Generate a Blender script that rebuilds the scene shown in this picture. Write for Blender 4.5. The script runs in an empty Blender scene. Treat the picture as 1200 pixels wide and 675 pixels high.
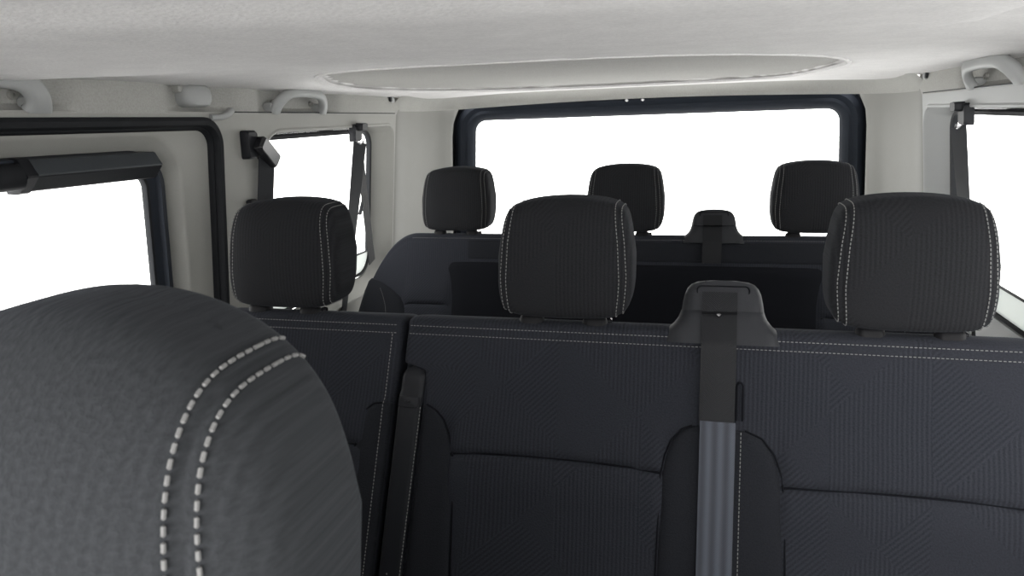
import bpy, math, random
from mathutils import Vector
from mathutils.geometry import tessellate_polygon
random.seed(7)
PI = math.pi
scn = bpy.context.scene
COL = scn.collection

# ------------------------------------------------------------------ camera, sky, exposure
cam_d = bpy.data.cameras.new('camera'); cam = bpy.data.objects.new('camera', cam_d); COL.objects.link(cam)
cam_d.sensor_fit = 'HORIZONTAL'; cam_d.sensor_width = 36.0; cam_d.lens = 36.0 * 830.0 / 1200.0
cam_d.clip_start = 0.01
cam_d.dof.use_dof = True; cam_d.dof.focus_distance = 1.15; cam_d.dof.aperture_fstop = 22.0
CAMP = Vector((0.197, 0.0, 1.32))
from mathutils import Matrix
# camera right, down and view axes in van coordinates
RX = Vector((0.9662, 0.2558, -0.0328)); DN = Vector((0.0273, -0.2281, -0.9733)); FW = Vector((-0.2564, 0.9394, -0.2273))
up = -DN; bk = -FW
cam.matrix_world = Matrix(((RX.x, up.x, bk.x, CAMP.x), (RX.y, up.y, bk.y, CAMP.y), (RX.z, up.z, bk.z, CAMP.z), (0, 0, 0, 1)))
scn.camera = cam

world = bpy.data.worlds.new('overcast_sky'); scn.world = world; world.use_nodes = True
bg = world.node_tree.nodes['Background']
bg.inputs[0].default_value = (1.0, 0.99, 0.98, 1)
# bright overcast sky, plus a glow lobe added ahead to brighten the front seat
wt = world.node_tree
w_tc = wt.nodes.new('ShaderNodeTexCoord')
w_dot = wt.nodes.new('ShaderNodeVectorMath'); w_dot.operation = 'DOT_PRODUCT'; w_dot.inputs[1].default_value = Vector((-0.32, -0.94, 0.04)).normalized()
w_cl = wt.nodes.new('ShaderNodeMath'); w_cl.operation = 'MAXIMUM'; w_cl.inputs[1].default_value = 0.0
w_pw = wt.nodes.new('ShaderNodeMath'); w_pw.operation = 'POWER'; w_pw.inputs[1].default_value = 12.0
w_st = wt.nodes.new('ShaderNodeMath'); w_st.operation = 'MULTIPLY_ADD'; w_st.inputs[1].default_value = 15.0; w_st.inputs[2].default_value = 5.2
wt.links.new(w_tc.outputs['Generated'], w_dot.inputs[0]); wt.links.new(w_dot.outputs['Value'], w_cl.inputs[0])
wt.links.new(w_cl.outputs[0], w_pw.inputs[0]); wt.links.new(w_pw.outputs[0], w_st.inputs[0]); wt.links.new(w_st.outputs[0], bg.inputs[1])

vs = scn.view_settings
vs.view_transform = 'Standard'; vs.look = 'None'; vs.exposure = 0.0; vs.gamma = 1.0; vs.use_curve_mapping = False
scn.cycles.use_denoising = True
scn.cycles.max_bounces = 10; scn.cycles.diffuse_bounces = 6; scn.cycles.transparent_max_bounces = 12

# ------------------------------------------------------------------ materials
def mat(name, col, rough=0.7, spec=0.3, metal=0.0):
    m = bpy.data.materials.new(name); m.use_nodes = True
    b = m.node_tree.nodes['Principled BSDF']
    b.inputs['Base Color'].default_value = (*col, 1); b.inputs['Roughness'].default_value = rough
    b.inputs['Specular IOR Level'].default_value = spec; b.inputs['Metallic'].default_value = metal
    return m

def nd(m, t, **k):
    n = m.node_tree.nodes.new(t)
    for a, v in k.items(): setattr(n, a, v)
    return n

def lk(m, a, b): m.node_tree.links.new(a, b)

def math_node(m, op, a, b=None, c=None):
    n = nd(m, 'ShaderNodeMath', operation=op)
    for i, v in enumerate((a, b, c)):
        if v is None: continue
        if isinstance(v, (int, float)): n.inputs[i].default_value = v
        else: lk(m, v, n.inputs[i])
    return n.outputs[0]

def felt(name, col, scale=260.0, amount=0.10, bump=0.25, rough=0.95, blotch=0.05):
    """Fibrous fabric or grained plastic: speckle in colour and height."""
    m = mat(name, col, rough, 0.15)
    b = m.node_tree.nodes['Principled BSDF']
    tc = nd(m, 'ShaderNodeTexCoord')
    n1 = nd(m, 'ShaderNodeTexNoise'); n1.inputs['Scale'].default_value = scale; n1.inputs['Detail'].default_value = 3
    n2 = nd(m, 'ShaderNodeTexNoise'); n2.inputs['Scale'].default_value = 22; n2.inputs['Detail'].default_value = 4
    lk(m, tc.outputs['Object'], n1.inputs['Vector']); lk(m, tc.outputs['Object'], n2.inputs['Vector'])
    v = math_node(m, 'ADD', math_node(m, 'MULTIPLY', math_node(m, 'SUBTRACT', n1.outputs['Fac'], 0.5), amount * 4),
                  math_node(m, 'MULTIPLY', math_node(m, 'SUBTRACT', n2.outputs['Fac'], 0.5), blotch * 4))
    v = math_node(m, 'ADD', v, 1.0)
    mx = nd(m, 'ShaderNodeVectorMath', operation='SCALE'); mx.inputs[0].default_value = col
    lk(m, v, mx.inputs['Scale']); lk(m, mx.outputs[0], b.inputs['Base Color'])
    bp = nd(m, 'ShaderNodeBump'); bp.inputs['Strength'].default_value = bump; bp.inputs['Distance'].default_value = 0.0015
    lk(m, n1.outputs['Fac'], bp.inputs['Height']); lk(m, bp.outputs[0], b.inputs['Normal'])
    return m

def seat_fabric(name, col, ribs=True, sheen=0.3, amp=0.28):
    """Woven black seat cloth; ribs run upright or aslant in large facets (UV in metres)."""
    m = mat(name, col, 0.9, 0.07)
    b = m.node_tree.nodes['Principled BSDF']
    b.inputs['Sheen Weight'].default_value = sheen; b.inputs['Sheen Roughness'].default_value = 0.45
    b.inputs['Sheen Tint'].default_value = (0.55, 0.6, 0.7, 1)
    tc = nd(m, 'ShaderNodeTexCoord')
    nz = nd(m, 'ShaderNodeTexNoise'); nz.inputs['Scale'].default_value = 420; nz.inputs['Detail'].default_value = 2
    lk(m, tc.outputs['UV'], nz.inputs['Vector'])
    h = math_node(m, 'MULTIPLY', nz.outputs['Fac'], 0.75)
    if ribs:
        sx = nd(m, 'ShaderNodeSeparateXYZ'); lk(m, tc.outputs['UV'], sx.inputs[0])
        u, v = sx.outputs[0], sx.outputs[1]
        p = math_node(m, 'ADD', u, v); q = math_node(m, 'SUBTRACT', u, v)
        up_rib = math_node(m, 'SINE', math_node(m, 'MULTIPLY', u, 2 * PI / 0.0058))
        di_rib = math_node(m, 'SINE', math_node(m, 'MULTIPLY', q, 2 * PI / 0.0085))
        ia = math_node(m, 'FLOOR', math_node(m, 'DIVIDE', p, 0.165))
        ib = math_node(m, 'FLOOR', math_node(m, 'DIVIDE', q, 0.231))
        iu = math_node(m, 'FLOOR', math_node(m, 'DIVIDE', u, 0.123))
        k = math_node(m, 'FLOORED_MODULO', math_node(m, 'ADD', math_node(m, 'ADD', ia, math_node(m, 'MULTIPLY', ib, 2)), iu), 4)
        w_up = math_node(m, 'LESS_THAN', k, 1.5); w_di = math_node(m, 'COMPARE', k, 2.0, 0.4)
        rib = math_node(m, 'ADD', math_node(m, 'MULTIPLY', up_rib, w_up), math_node(m, 'MULTIPLY', di_rib, w_di))
        h = math_node(m, 'ADD', h, math_node(m, 'MULTIPLY', rib, amp))
    vv = math_node(m, 'MULTIPLY_ADD', h, 0.9, 0.60)
    mx = nd(m, 'ShaderNodeVectorMath', operation='SCALE'); mx.inputs[0].default_value = col
    lk(m, vv, mx.inputs['Scale']); lk(m, mx.outputs[0], b.inputs['Base Color'])
    bp = nd(m, 'ShaderNodeBump'); bp.inputs['Strength'].default_value = 0.55; bp.inputs['Distance'].default_value = 0.0016
    lk(m, h, bp.inputs['Height']); lk(m, bp.outputs[0], b.inputs['Normal'])
    return m

def webbing(name, col, stripes=True):
    m = mat(name, col, 0.6, 0.15)
    b = m.node_tree.nodes['Principled BSDF']
    tc = nd(m, 'ShaderNodeTexCoord'); sx = nd(m, 'ShaderNodeSeparateXYZ'); lk(m, tc.outputs['UV'], sx.inputs[0])
    fine = math_node(m, 'SINE', math_node(m, 'MULTIPLY', math_node(m, 'ADD', sx.outputs[1], math_node(m, 'ABSOLUTE', sx.outputs[0])), 2 * PI / 0.0032))
    h = math_node(m, 'MULTIPLY', fine, 0.25)
    if stripes:
        st = math_node(m, 'SINE', math_node(m, 'MULTIPLY', sx.outputs[0], 2 * PI / 0.0155))
        h = math_node(m, 'ADD', h, st)
    mx = nd(m, 'ShaderNodeVectorMath', operation='SCALE'); mx.inputs[0].default_value = col
    lk(m, math_node(m, 'MULTIPLY_ADD', h, 0.26, 1.0), mx.inputs['Scale']); lk(m, mx.outputs[0], b.inputs['Base Color'])
    bp = nd(m, 'ShaderNodeBump'); bp.inputs['Strength'].default_value = 0.4; bp.inputs['Distance'].default_value = 0.001
    lk(m, h, bp.inputs['Height']); lk(m, bp.outputs[0], b.inputs['Normal'])
    return m

def glass_mat(name):
    m = bpy.data.materials.new(name); m.use_nodes = True
    nt = m.node_tree; nt.nodes.remove(nt.nodes['Principled BSDF']); out = nt.nodes['Material Output']
    t = nd(m, 'ShaderNodeBsdfTransparent'); t.inputs[0].default_value = (0.97, 0.975, 0.97, 1)
    g = nd(m, 'ShaderNodeBsdfGlossy'); g.inputs['Roughness'].default_value = 0.02
    fc = nd(m, 'ShaderNodeLayerWeight'); fc.inputs[0].default_value = 0.5
    fr = nd(m, 'ShaderNodeMath', operation='MULTIPLY_ADD'); fr.inputs[1].default_value = 0.28; fr.inputs[2].default_value = 0.02
    lk(m, math_node(m, 'POWER', fc.outputs['Facing'], 4.0), fr.inputs[0])
    mx = nd(m, 'ShaderNodeMixShader')
    lk(m, fr.outputs[0], mx.inputs[0]); lk(m, t.outputs[0], mx.inputs[1]); lk(m, g.outputs[0], mx.inputs[2]); lk(m, mx.outputs[0], out.inputs[0])
    return m

def frosted(name):
    m = bpy.data.materials.new(name); m.use_nodes = True
    nt = m.node_tree; nt.nodes.remove(nt.nodes['Principled BSDF']); out = nt.nodes['Material Output']
    t = nd(m, 'ShaderNodeBsdfTranslucent'); t.inputs[0].default_value = (0.30, 0.305, 0.30, 1)
    d = nd(m, 'ShaderNodeBsdfDiffuse'); d.inputs[0].default_value = (0.5, 0.52, 0.51, 1)
    mx = nd(m, 'ShaderNodeAddShader'); lk(m, t.outputs[0], mx.inputs[0]); lk(m, d.outputs[0], mx.inputs[1]); lk(m, mx.outputs[0], out.inputs[0])
    return m

M = dict(
    frost=frosted('frosted_glass_strip'),
    headliner=felt('headliner_felt', (0.68, 0.669, 0.663), 230, 0.07, 0.35, blotch=0.05),
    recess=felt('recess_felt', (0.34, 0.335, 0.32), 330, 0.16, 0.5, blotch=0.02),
    cove=felt('cove_felt', (0.36, 0.358, 0.338), 330, 0.10, 0.5, blotch=0.02),
    plastic=felt('grey_grained_plastic', (0.31, 0.308, 0.288), 500, 0.03, 0.15, rough=0.55, blotch=0.015),
    plastic2=felt('grey_smooth_plastic', (0.335, 0.342, 0.338), 600, 0.02, 0.06, rough=0.42, blotch=0.01),
    pillar=felt('grey_pillar_plastic', (0.245, 0.244, 0.230), 500, 0.03, 0.12, rough=0.6, blotch=0.015),
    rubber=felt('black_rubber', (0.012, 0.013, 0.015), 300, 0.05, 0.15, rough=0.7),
    frame=felt('dark_painted_frame', (0.018, 0.022, 0.030), 300, 0.05, 0.05, rough=0.6),
    black=felt('black_plastic', (0.012, 0.0127, 0.0152), 500, 0.05, 0.15, rough=0.5),
    sleeve=mat('sleeve_plastic', (0.006, 0.006, 0.007), 0.5, 0.12),
    gloss=mat('black_gloss_plastic', (0.012, 0.012, 0.014), 0.25, 0.5),
    tower=felt('charcoal_plastic', (0.025, 0.026, 0.029), 500, 0.04, 0.12, rough=0.5),
    blind=felt('blind_housing_plastic', (0.045, 0.05, 0.055), 500, 0.03, 0.05, rough=0.4),
    fabric=seat_fabric('ribbed_black_cloth', (0.0215, 0.0230, 0.0285), sheen=0.05, amp=0.17),
    headcloth=seat_fabric('faintly_ribbed_black_cloth', (0.0150, 0.0153, 0.0168), sheen=0.04, amp=0.16),
    frontcloth=seat_fabric('front_lit_black_cloth', (0.030, 0.0318, 0.0345), sheen=0.05, amp=0.06),  # black cloth coloured lighter to imitate daylight falling on the front seat
    plain=seat_fabric('plain_black_cloth', (0.0150, 0.0160, 0.0192), ribs=False, sheen=0.04),
    insert=felt('flat_black_panel', (0.0035, 0.004, 0.006), 300, 0.05, 0.1, rough=0.9),
    thread=mat('pale_grey_thread', (0.16, 0.16, 0.157), 0.8),
    web=webbing('black_webbing', (0.0120, 0.0125, 0.0140), False),
    web3=webbing('charcoal_webbing', (0.024, 0.0255, 0.029), False),
    web2=webbing('front_lit_ribbed_webbing', (0.052, 0.057, 0.070), True),  # lower belt: ribbed webbing, its colour lightened to stand in for front light
    metal=mat('dark_steel', (0.35, 0.35, 0.36), 0.3, 0.5, 1.0),
    carpet=felt('dark_carpet', (0.03, 0.03, 0.032), 300, 0.1, 0.6),
    glass=glass_mat('window_glass'),
)

# ------------------------------------------------------------------ mesh helpers
class MB:
    def __init__(s): s.v = []; s.f = []; s.uv = []
    def add(s, verts, faces, uvs=None):
        b = len(s.v); s.v += [tuple(p) for p in verts]; s.f += [tuple(i + b for i in f) for f in faces]
        s.uv += list(uvs) if uvs else [(p[0], p[2]) for p in verts]
        return s
    def build(s, name, m, parent=None, smooth=True, origin=None, angle=40):
        me = bpy.data.meshes.new(name)
        o = bpy.data.objects.new(name, me); COL.objects.link(o)
        r = parent
        while r is not None and r.parent is not None: r = r.parent
        if r is not None: org = r.location.copy()
        elif origin is not None: org = Vector(origin)
        else: org = Vector((0, 0, 0))
        me.from_pydata([(p[0] - org.x, p[1] - org.y, p[2] - org.z) for p in s.v], [], s.f)
        ul = me.uv_layers.new(name='UVMap')
        for lp in me.loops: ul.data[lp.index].uv = s.uv[lp.vertex_index]
        me.validate()
        import bmesh
        bm = bmesh.new(); bm.from_mesh(me); bmesh.ops.recalc_face_normals(bm, faces=bm.faces)
        bm.to_mesh(me); bm.free()
        me.materials.append(M[m])
        if smooth:
            me.polygons.foreach_set('use_smooth', [True] * len(me.polygons))
            me.set_sharp_from_angle(angle=math.radians(angle))
        if parent is not None: o.parent = parent
        elif origin is not None: o.location = org
        return o

def grid(rows, close_u=False, close_v=False, cap=False, uvs=None):
    """rows: list of equally long point lists."""
    n, m = len(rows), len(rows[0]); V = [p for r in rows for p in r]; F = []
    for i in range(n if close_v else n - 1):
        for j in range(m if close_u else m - 1):
            a = i * m + j; b = i * m + (j + 1) % m; c = ((i + 1) % n) * m + (j + 1) % m; d = ((i + 1) % n) * m + j
            F.append((a, b, c, d))
    if cap:
        F.append(tuple(range(m - 1, -1, -1))); F.append(tuple((n - 1) * m + j for j in range(m)))
    return V, F, uvs

def rr2(hw, hh, r, n=6):
    """rounded rectangle loop, centred."""
    r = min(r, hw * 0.999, hh * 0.999); out = []
    for cx, cy, a0 in ((hw - r, hh - r, 0), (-hw + r, hh - r, 90), (-hw + r, -hh + r, 180), (hw - r, -hh + r, 270)):
        for k in range(n + 1):
            a = math.radians(a0 + 90 * k / n); out.append((cx + r * math.cos(a), cy + r * math.sin(a)))
    return out

def rpoly(corners, radii, off=0.0, n=8):
    """convex anticlockwise polygon, edges moved outwards by off, corners rounded by radius + off."""
    k = len(corners); lines = []
    for i in range(k):
        p = Vector(corners[i]); q = Vector(corners[(i + 1) % k]); d = (q - p).normalized(); nrm = Vector((d.y, -d.x))
        lines.append((p + nrm * off, d))
    out = []
    for i in range(k):
        p1, d1 = lines[i - 1]; p2, d2 = lines[i]
        cr = d1.x * d2.y - d1.y * d2.x
        t = ((p2 - p1).x * d2.y - (p2 - p1).y * d2.x) / cr
        c = p1 + d1 * t; r = max(radii[i] + off, 0.002)
        ang = math.acos(max(-1, min(1, d1.dot(d2)))); L = r * math.tan(ang / 2)
        a = c - d1 * L; n1 = Vector((-d1.y, d1.x)); ctr = a + n1 * r
        a0 = math.atan2(-n1.y, -n1.x)
        for j in range(n + 1):
            th = a0 + ang * j / n; out.append((ctr.x + r * math.cos(th), ctr.y + r * math.sin(th)))
    return out

def bar(mb, path, sec, upv=(0, 0, 1), cap=True):
    """sweep a closed 2D section along a path; section x lies along side, y along up."""
    P = [Vector(p) for p in path]; rows = []
    for i, p in enumerate(P):
        t = (P[min(i + 1, len(P) - 1)] - P[max(i - 1, 0)]).normalized()
        s = t.cross(Vector(upv)).normalized(); u = s.cross(t).normalized()
        rows.append([p + s * a + u * b for a, b in (sec(i / (len(P) - 1)) if callable(sec) else sec)])
    mb.add(*grid(rows, close_u=True, cap=cap)[:2]); return mb

def ribbon(mb, path, widths, side, th=0.0016):
    """belt webbing: rectangle swept along path; side = direction of the width at each point. UV: across, along."""
    P = [Vector(p) for p in path]; rows = []; uv = []; L = 0
    for i, p in enumerate(P):
        if i: L += (P[i] - P[i - 1]).length
        t = (P[min(i + 1, len(P) - 1)] - P[max(i - 1, 0)]).normalized()
        s = Vector(side[i] if isinstance(side, list) else side); s = (s - t * s.dot(t)).normalized(); nn = t.cross(s).normalized()
        w = widths[i] if isinstance(widths, list) else widths
        r = []
        for k in range(9): r.append((p + s * w * (k / 8 - .5) + nn * th / 2, (w * (k / 8 - .5), L)))
        for k in range(9): r.append((p + s * w * (.5 - k / 8) - nn * th / 2, (w * (.5 - k / 8), L)))
        rows.append([a for a, b in r]); uv += [b for a, b in r]
    mb.add(*grid(rows, close_u=True, cap=True)[:2], uvs=uv); return mb

def resample(pts, step):
    P = [Vector(p) for p in pts]; out = [P[0]]; need = step; 
    for a, b in zip(P, P[1:]):
        L = (b - a).length; pos = 0
        while L - pos >= need:
            pos += need; out.append(a + (b - a) * (pos / L)); need = step
        need -= L - pos
    return out

def stitches(mb, pts, r=0.0008, dash=0.0042, pitch=0.0056):
    """a row of short spindle-shaped stitches along a polyline."""
    Q = resample(pts, pitch)
    for a, b in zip(Q, Q[1:]):
        t = (b - a).normalized(); s = t.cross(Vector((0.31, 0.2, 0.9))).normalized(); u = t.cross(s)
        V = [a]
        for f, rr in ((0.12, 0.85), (dash / pitch - 0.12, 0.85)):
            c = a + t * pitch * f
            V += [c + s * r * rr * math.cos(k * PI / 3) + u * r * rr * math.sin(k * PI / 3) for k in range(6)]
        V.append(a + t * dash)
        F = [(0, 1 + (k + 1) % 6, 1 + k) for k in range(6)] + [(1 + k, 1 + (k + 1) % 6, 7 + (k + 1) % 6, 7 + k) for k in range(6)] + [(7 + k, 7 + (k + 1) % 6, 13) for k in range(6)]
        mb.add(V, F)
    return mb

def box(mb, c, h, r=0.004, axis='z'):
    """box with rounded upright edges and softened ends."""
    rows = []
    for f, ins in ((-1, r), (-1 + min(.9, r / h[2]), 0), (1 - min(.9, r / h[2]), 0), (1, r)):
        rows.append([Vector((c[0] + a, c[1] + b, c[2] + f * h[2])) for a, b in rr2(h[0] - ins, h[1] - ins, max(r, .0015))])
    mb.add(*grid(rows, close_u=True, cap=True)[:2]); return mb

def smooth01(t): t = max(0.0, min(1.0, t)); return t * t * (3 - 2 * t)

def interp(tab, x):
    if x <= tab[0][0]: return tab[0][1]
    for (a, b), (c, d) in zip(tab, tab[1:]):
        if x <= c: return b + (d - b) * (x - a) / (c - a)
    return tab[-1][1]

def lin(a, b, n): return [a + (b - a) * i / (n - 1) for i in range(n)]

def empty(name, loc, label, cat, group=None):
    o = bpy.data.objects.new(name, None); COL.objects.link(o); o.location = loc; o.empty_display_size = 0.05
    o['label'] = label; o['category'] = cat
    if group: o['group'] = group
    return o
def struct(o, label=None):
    o['kind'] = 'structure'
    if label: o['label'] = label
    return o

# ------------------------------------------------------------------ the van body
HW, ZS = 0.745, 1.36                       # inner half width at the headliner seam, height of the seam
def wall_x(z): return HW + 0.10 * max(0.0, ZS - z)
def side_pt(s, y, z, out=0.0): return Vector((s * (wall_x(z) + out), y, z))

# floor
mb = MB(); box(mb, (0, 0.75, -0.02), (0.86, 1.83, 0.02), 0.004); struct(mb.build('floor', 'carpet'), 'dark carpeted van floor')

# ceiling: low front headliner panel, higher rear roof with a shallow rounded recess
REC = [(-.50, 1.29), (-.60, 1.42), (-.665, 1.62), (-.675, 1.85), (-.62, 2.13), (-.48, 2.30), (-.25, 2.37), (.05, 2.37), (.30, 2.345), (.42, 2.28), (.475, 2.15), (.500, 1.95), (.500, 1.76), (.42, 1.56), (.24, 1.40), (.05, 1.325), (-.2, 1.295)]
def catmull(P, n=8, closed=True):
    out = []; k = len(P)
    for i in range(k if closed else k - 1):
        if closed: p0, p1, p2, p3 = P[i - 1], P[i], P[(i + 1) % k], P[(i + 2) % k]
        else: p0, p1, p2, p3 = P[max(i - 1, 0)], P[i], P[i + 1], P[min(i + 2, k - 1)]
        for j in range(n):
            t = j / n
            out.append(tuple(0.5 * (2 * b + (c - a) * t + (2 * a - 5 * b + 4 * c - d) * t * t + (-a + 3 * b - 3 * c + d) * t ** 3) for a, b, c, d in zip(p0, p1, p2, p3)))
    if not closed: out.append(tuple(P[-1]))
    return out
RECL = catmull(REC, 6)
def sdist(poly, x, y):
    """signed distance to a closed outline, positive inside."""
    best = 9; ins = False; k = len(poly)
    for i in range(k):
        ax, ay = poly[i]; bx, by = poly[(i + 1) % k]
        dx, dy = bx - ax, by - ay; t = max(0, min(1, ((x - ax) * dx + (y - ay) * dy) / (dx * dx + dy * dy)))
        d = (x - ax - dx * t) ** 2 + (y - ay - dy * t) ** 2
        if d < best: best = d
        if (ay > y) != (by > y) and x < ax + (y - ay) / (by - ay) * dx: ins = not ins
    return math.sqrt(best) * (1 if ins else -1)
def front_edge(x, y):
    """how far a point lies inside the low front panel."""
    e = 0.89 - 0.075 * smooth01((-x - 0.42) / 0.34)
    d1 = e - y; r = 0.12; d2 = 0.47 - x
    if d1 < r and d2 < r: return r - math.hypot(r - d1, r - d2)
    return min(d1, d2)
def roof_z(x, y):
    x = max(-0.745, min(0.745, x)); base = 1.408 + 0.019 * (1 - abs(x / 0.745) ** 5)
    base -= 0.012 * smooth01((y - 2.1) / 0.35) * 0.5
    f = smooth01((front_edge(x, y) + 0.022) / 0.034)
    z = base + (1.398 + 0.004 * (1 - (x / .745) ** 2) - base) * f
    # soft crease across the front panel
    if y < 0.75: z += 0.010 * smooth01((0.52 + 0.25 * (x + .2) - y) / 0.10)
    return z
xs = [-0.80] + lin(-0.748, 0.748, 76) + [0.80]; ys = lin(-0.32, 0.76, 34) + lin(0.78, 0.95, 36) + lin(0.97, 2.46, 76)
def roof(x, y):
    d = sdist(RECL, x, y) if y > 1.2 else -1
    return roof_z(x, y) + (0.013 * smooth01((d + 0.004) / 0.016) if d > -0.01 else 0), d
rows = []; flag = {}
for j, y in enumerate(ys):
    r = []
    for i, x in enumerate(xs):
        z, d = roof(x, y); r.append(Vector((x, y, z)))
    rows.append(r)
V, F, _ = grid(rows)
ceil = MB().add(V, F).build('ceiling', 'headliner', angle=70); struct(ceil, 'pale grey felt headliner with a low front panel')
# separate recess skin, coloured darker than the headliner, and a fine pale lip around it
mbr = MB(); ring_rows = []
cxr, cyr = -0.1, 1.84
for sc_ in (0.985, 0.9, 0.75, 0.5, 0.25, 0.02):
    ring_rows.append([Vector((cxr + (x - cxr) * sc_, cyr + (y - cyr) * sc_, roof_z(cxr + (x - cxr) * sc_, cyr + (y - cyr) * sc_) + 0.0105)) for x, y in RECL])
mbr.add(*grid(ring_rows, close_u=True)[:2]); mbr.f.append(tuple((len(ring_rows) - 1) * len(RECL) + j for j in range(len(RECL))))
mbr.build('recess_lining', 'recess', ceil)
mbl = MB(); path = [Vector((x, y, roof_z(x, y) - 0.001)) for x, y in RECL]
rows = []
for i, p in enumerate(path):
    t = (path[(i + 1) % len(path)] - path[i - 1]).normalized(); s = t.cross(Vector((0, 0, 1))).normalized()
    rows.append([p + s * a + Vector((0, 0, b)) for a, b in ((-.006, .006), (-.004, -.0005), (0, -.0012), (.004, -.0005), (.008, .006))])
mbl.add(*grid(rows, close_u=True, close_v=True)[:2]); mbl.build('recess_lip', 'headliner', ceil)

# side coves: felt strip between seam and roof, hollowed behind each handle and hook
def cove(s, hollows):
    rows = []
    for y in lin(-1.0, 2.16, 317):
        r = []
        for k in range(13):
            z = ZS - 0.004 + (0.06) * k / 12
            d = 0.0
            for a, b in hollows:
                g = smooth01((y - a) / 0.07) * smooth01((b - y) / 0.07)
                d = max(d, g)
            out = 0.024 * d * smooth01((z - ZS + 0.004) / 0.014) - 0.004 * math.sin(PI * k / 12)
            r.append(Vector((s * (HW + out), y, z)))
        rows.append(r)
    return MB().add(*grid(rows)[:2])
cl = cove(-1, [(0.54, 0.94), (1.10, 1.34), (1.38, 1.78)]).build('trim_1', 'cove'); struct(cl, 'felt cove strip above the left windows')
cr = cove(1, [(0.54, 0.94), (1.42, 1.86)]).build('trim_2', 'cove'); struct(cr, 'felt cove strip above the right windows')

for s_, c_, y_ in ((-1, cl, 1.302), (1, cr, -0.2)):
    bar(MB(), [Vector((s_ * (HW - .0005), y, ZS)) for y in lin(y_, 2.12, 20)], rr2(.0016, .0014, .0012, 3)).build('seam', 'tower', c_)

def wall_panel(s, outer, holes, name, m, out=0.0, parent=None, extra=None):
    """flat side panel with window openings; outer skin not seen, so only the inner face and the reveals."""
    loops = [outer] + holes
    polys = [[Vector((a, b, 0)) for a, b in L] for L in loops]
    tri = tessellate_polygon(polys); flat = [p for L in loops for p in L]
    mb = MB().add([side_pt(s, a, b, out) for a, b in flat], [tuple(t) for t in tri])
    if extra: extra(mb)
    return mb.build(name, m, parent)

def sweep(s, corners, radii, profile, mb=None, n=8):
    """ring around an opening; profile = list of (offset, depth outwards)."""
    mb = mb or MB(); rows = []
    for off, dep in profile:
        rows.append([side_pt(s, a, b, dep) for a, b in rpoly(corners, radii, off, n)])
    mb.add(*grid(rows, close_u=True)[:2]); return mb

def pane(s, corners, radii, dep, th=0.004):
    mb = MB(); L = rpoly(corners, radii, 0.006, 8)
    a = [side_pt(s, y, z, dep) for y, z in L]; b = [side_pt(s, y, z, dep + th) for y, z in L]
    mb.add(*grid([a, b], close_u=True, cap=True)[:2]); return mb

def frosted_strip(s, w, zt=0.935):
    C = [(1.352, 0.862), (2.030, 0.870), (2.030, zt + .004), (1.352, zt)]
    L = rpoly(C, [0.04, 0.06, 0.004, 0.004]); mb = MB()
    mb.add(*grid([[side_pt(s, y, z, 0.041) for y, z in L], [side_pt(s, y, z, 0.044) for y, z in L]], close_u=True, cap=True)[:2]); mb.build('frosted_strip', 'frost', w)
    mb = MB(); bar(mb, [side_pt(s, y, zt + .004 * (y - 1.352) / .678, 0.041) for y in lin(1.36, 2.02, 8)], rr2(.0022, .0030, .0018, 3)); mb.build('glass_seam', 'tower', w)

# left wall: door opening at the front, quarter window at the rear
QC = [(1.350, 0.860), (2.036, 0.868), (2.036, 1.316), (1.425, 1.308)]; QR = [0.05, 0.07, 0.05, 0.07]
QI = [(1.340, 0.800), (2.122, 0.830), (2.118, 1.328), (1.412, 1.320)]; QIR = [0.05, 0.07, 0.045, 0.085]
FRC = [(-0.85, 0.92), (0.02, 0.92), (0.02, 1.31), (-0.45, 1.31)]; FRR = [0.05, 0.05, 0.06, 0.08]
DOORC = [(0.17, 0.12), (1.268, 0.12), (1.268, 1.347), (0.17, 1.347)]; DOORR = [0.06, 0.08, 0.055, 0.06]
OUTER = [(-1.0, 0.0), (2.15, 0.0), (2.15, ZS), (-1.0, ZS)]
def slope_ring(s, C, R, mb):
    rows = []
    for off, t, dep in ((0.004, 0, 0.0), (0.0, 0, -0.0025), (-0.004, 0, -0.001), (0, 0.10, 0.004), (0, 0.97, 0.039), (0, 1.0, 0.046)):
        a = rpoly(QI, QIR, off); b = rpoly(C, R, 0.004)
        rows.append([side_pt(s, p[0] + (q[0] - p[0]) * t, p[1] + (q[1] - p[1]) * t, dep) for p, q in zip(a, b)])
    mb.add(*grid(rows, close_u=True)[:2])
def quarter_reveal(s):
    def f(mb):
        # inner trim bends outwards towards the glass: a flat sloping band, wide at the rear
        slope_ring(s, QC, QR, mb)
    return f
wl = wall_panel(-1, OUTER, [rpoly(QI, QIR, 0.004), rpoly(DOORC, DOORR), rpoly(FRC, FRR)], 'wall_left', 'plastic', extra=quarter_reveal(-1)); struct(wl, 'grey plastic trim of the left van side')
# gasket + pane + outer band for a side window
def side_window(s, C, R, name, lab, dep=0.045, gas=0.010):
    inner = sweep(s, C, R, [(0.0, dep - .004), (-gas * .3, dep - .010), (-gas, dep - .008), (-gas - .002, dep + .004), (0.004, dep + .006)])
    w = inner.build(name, 'rubber'); struct(w, lab)
    pane(s, C, R, dep).build('glass', 'glass', w)
    return w
frosted_strip(-1, side_window(-1, QC, QR, 'window_1', 'left rear quarter window with a black rubber gasket'))
side_window(-1, FRC, FRR, 'window_2', 'left front door window')

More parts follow.
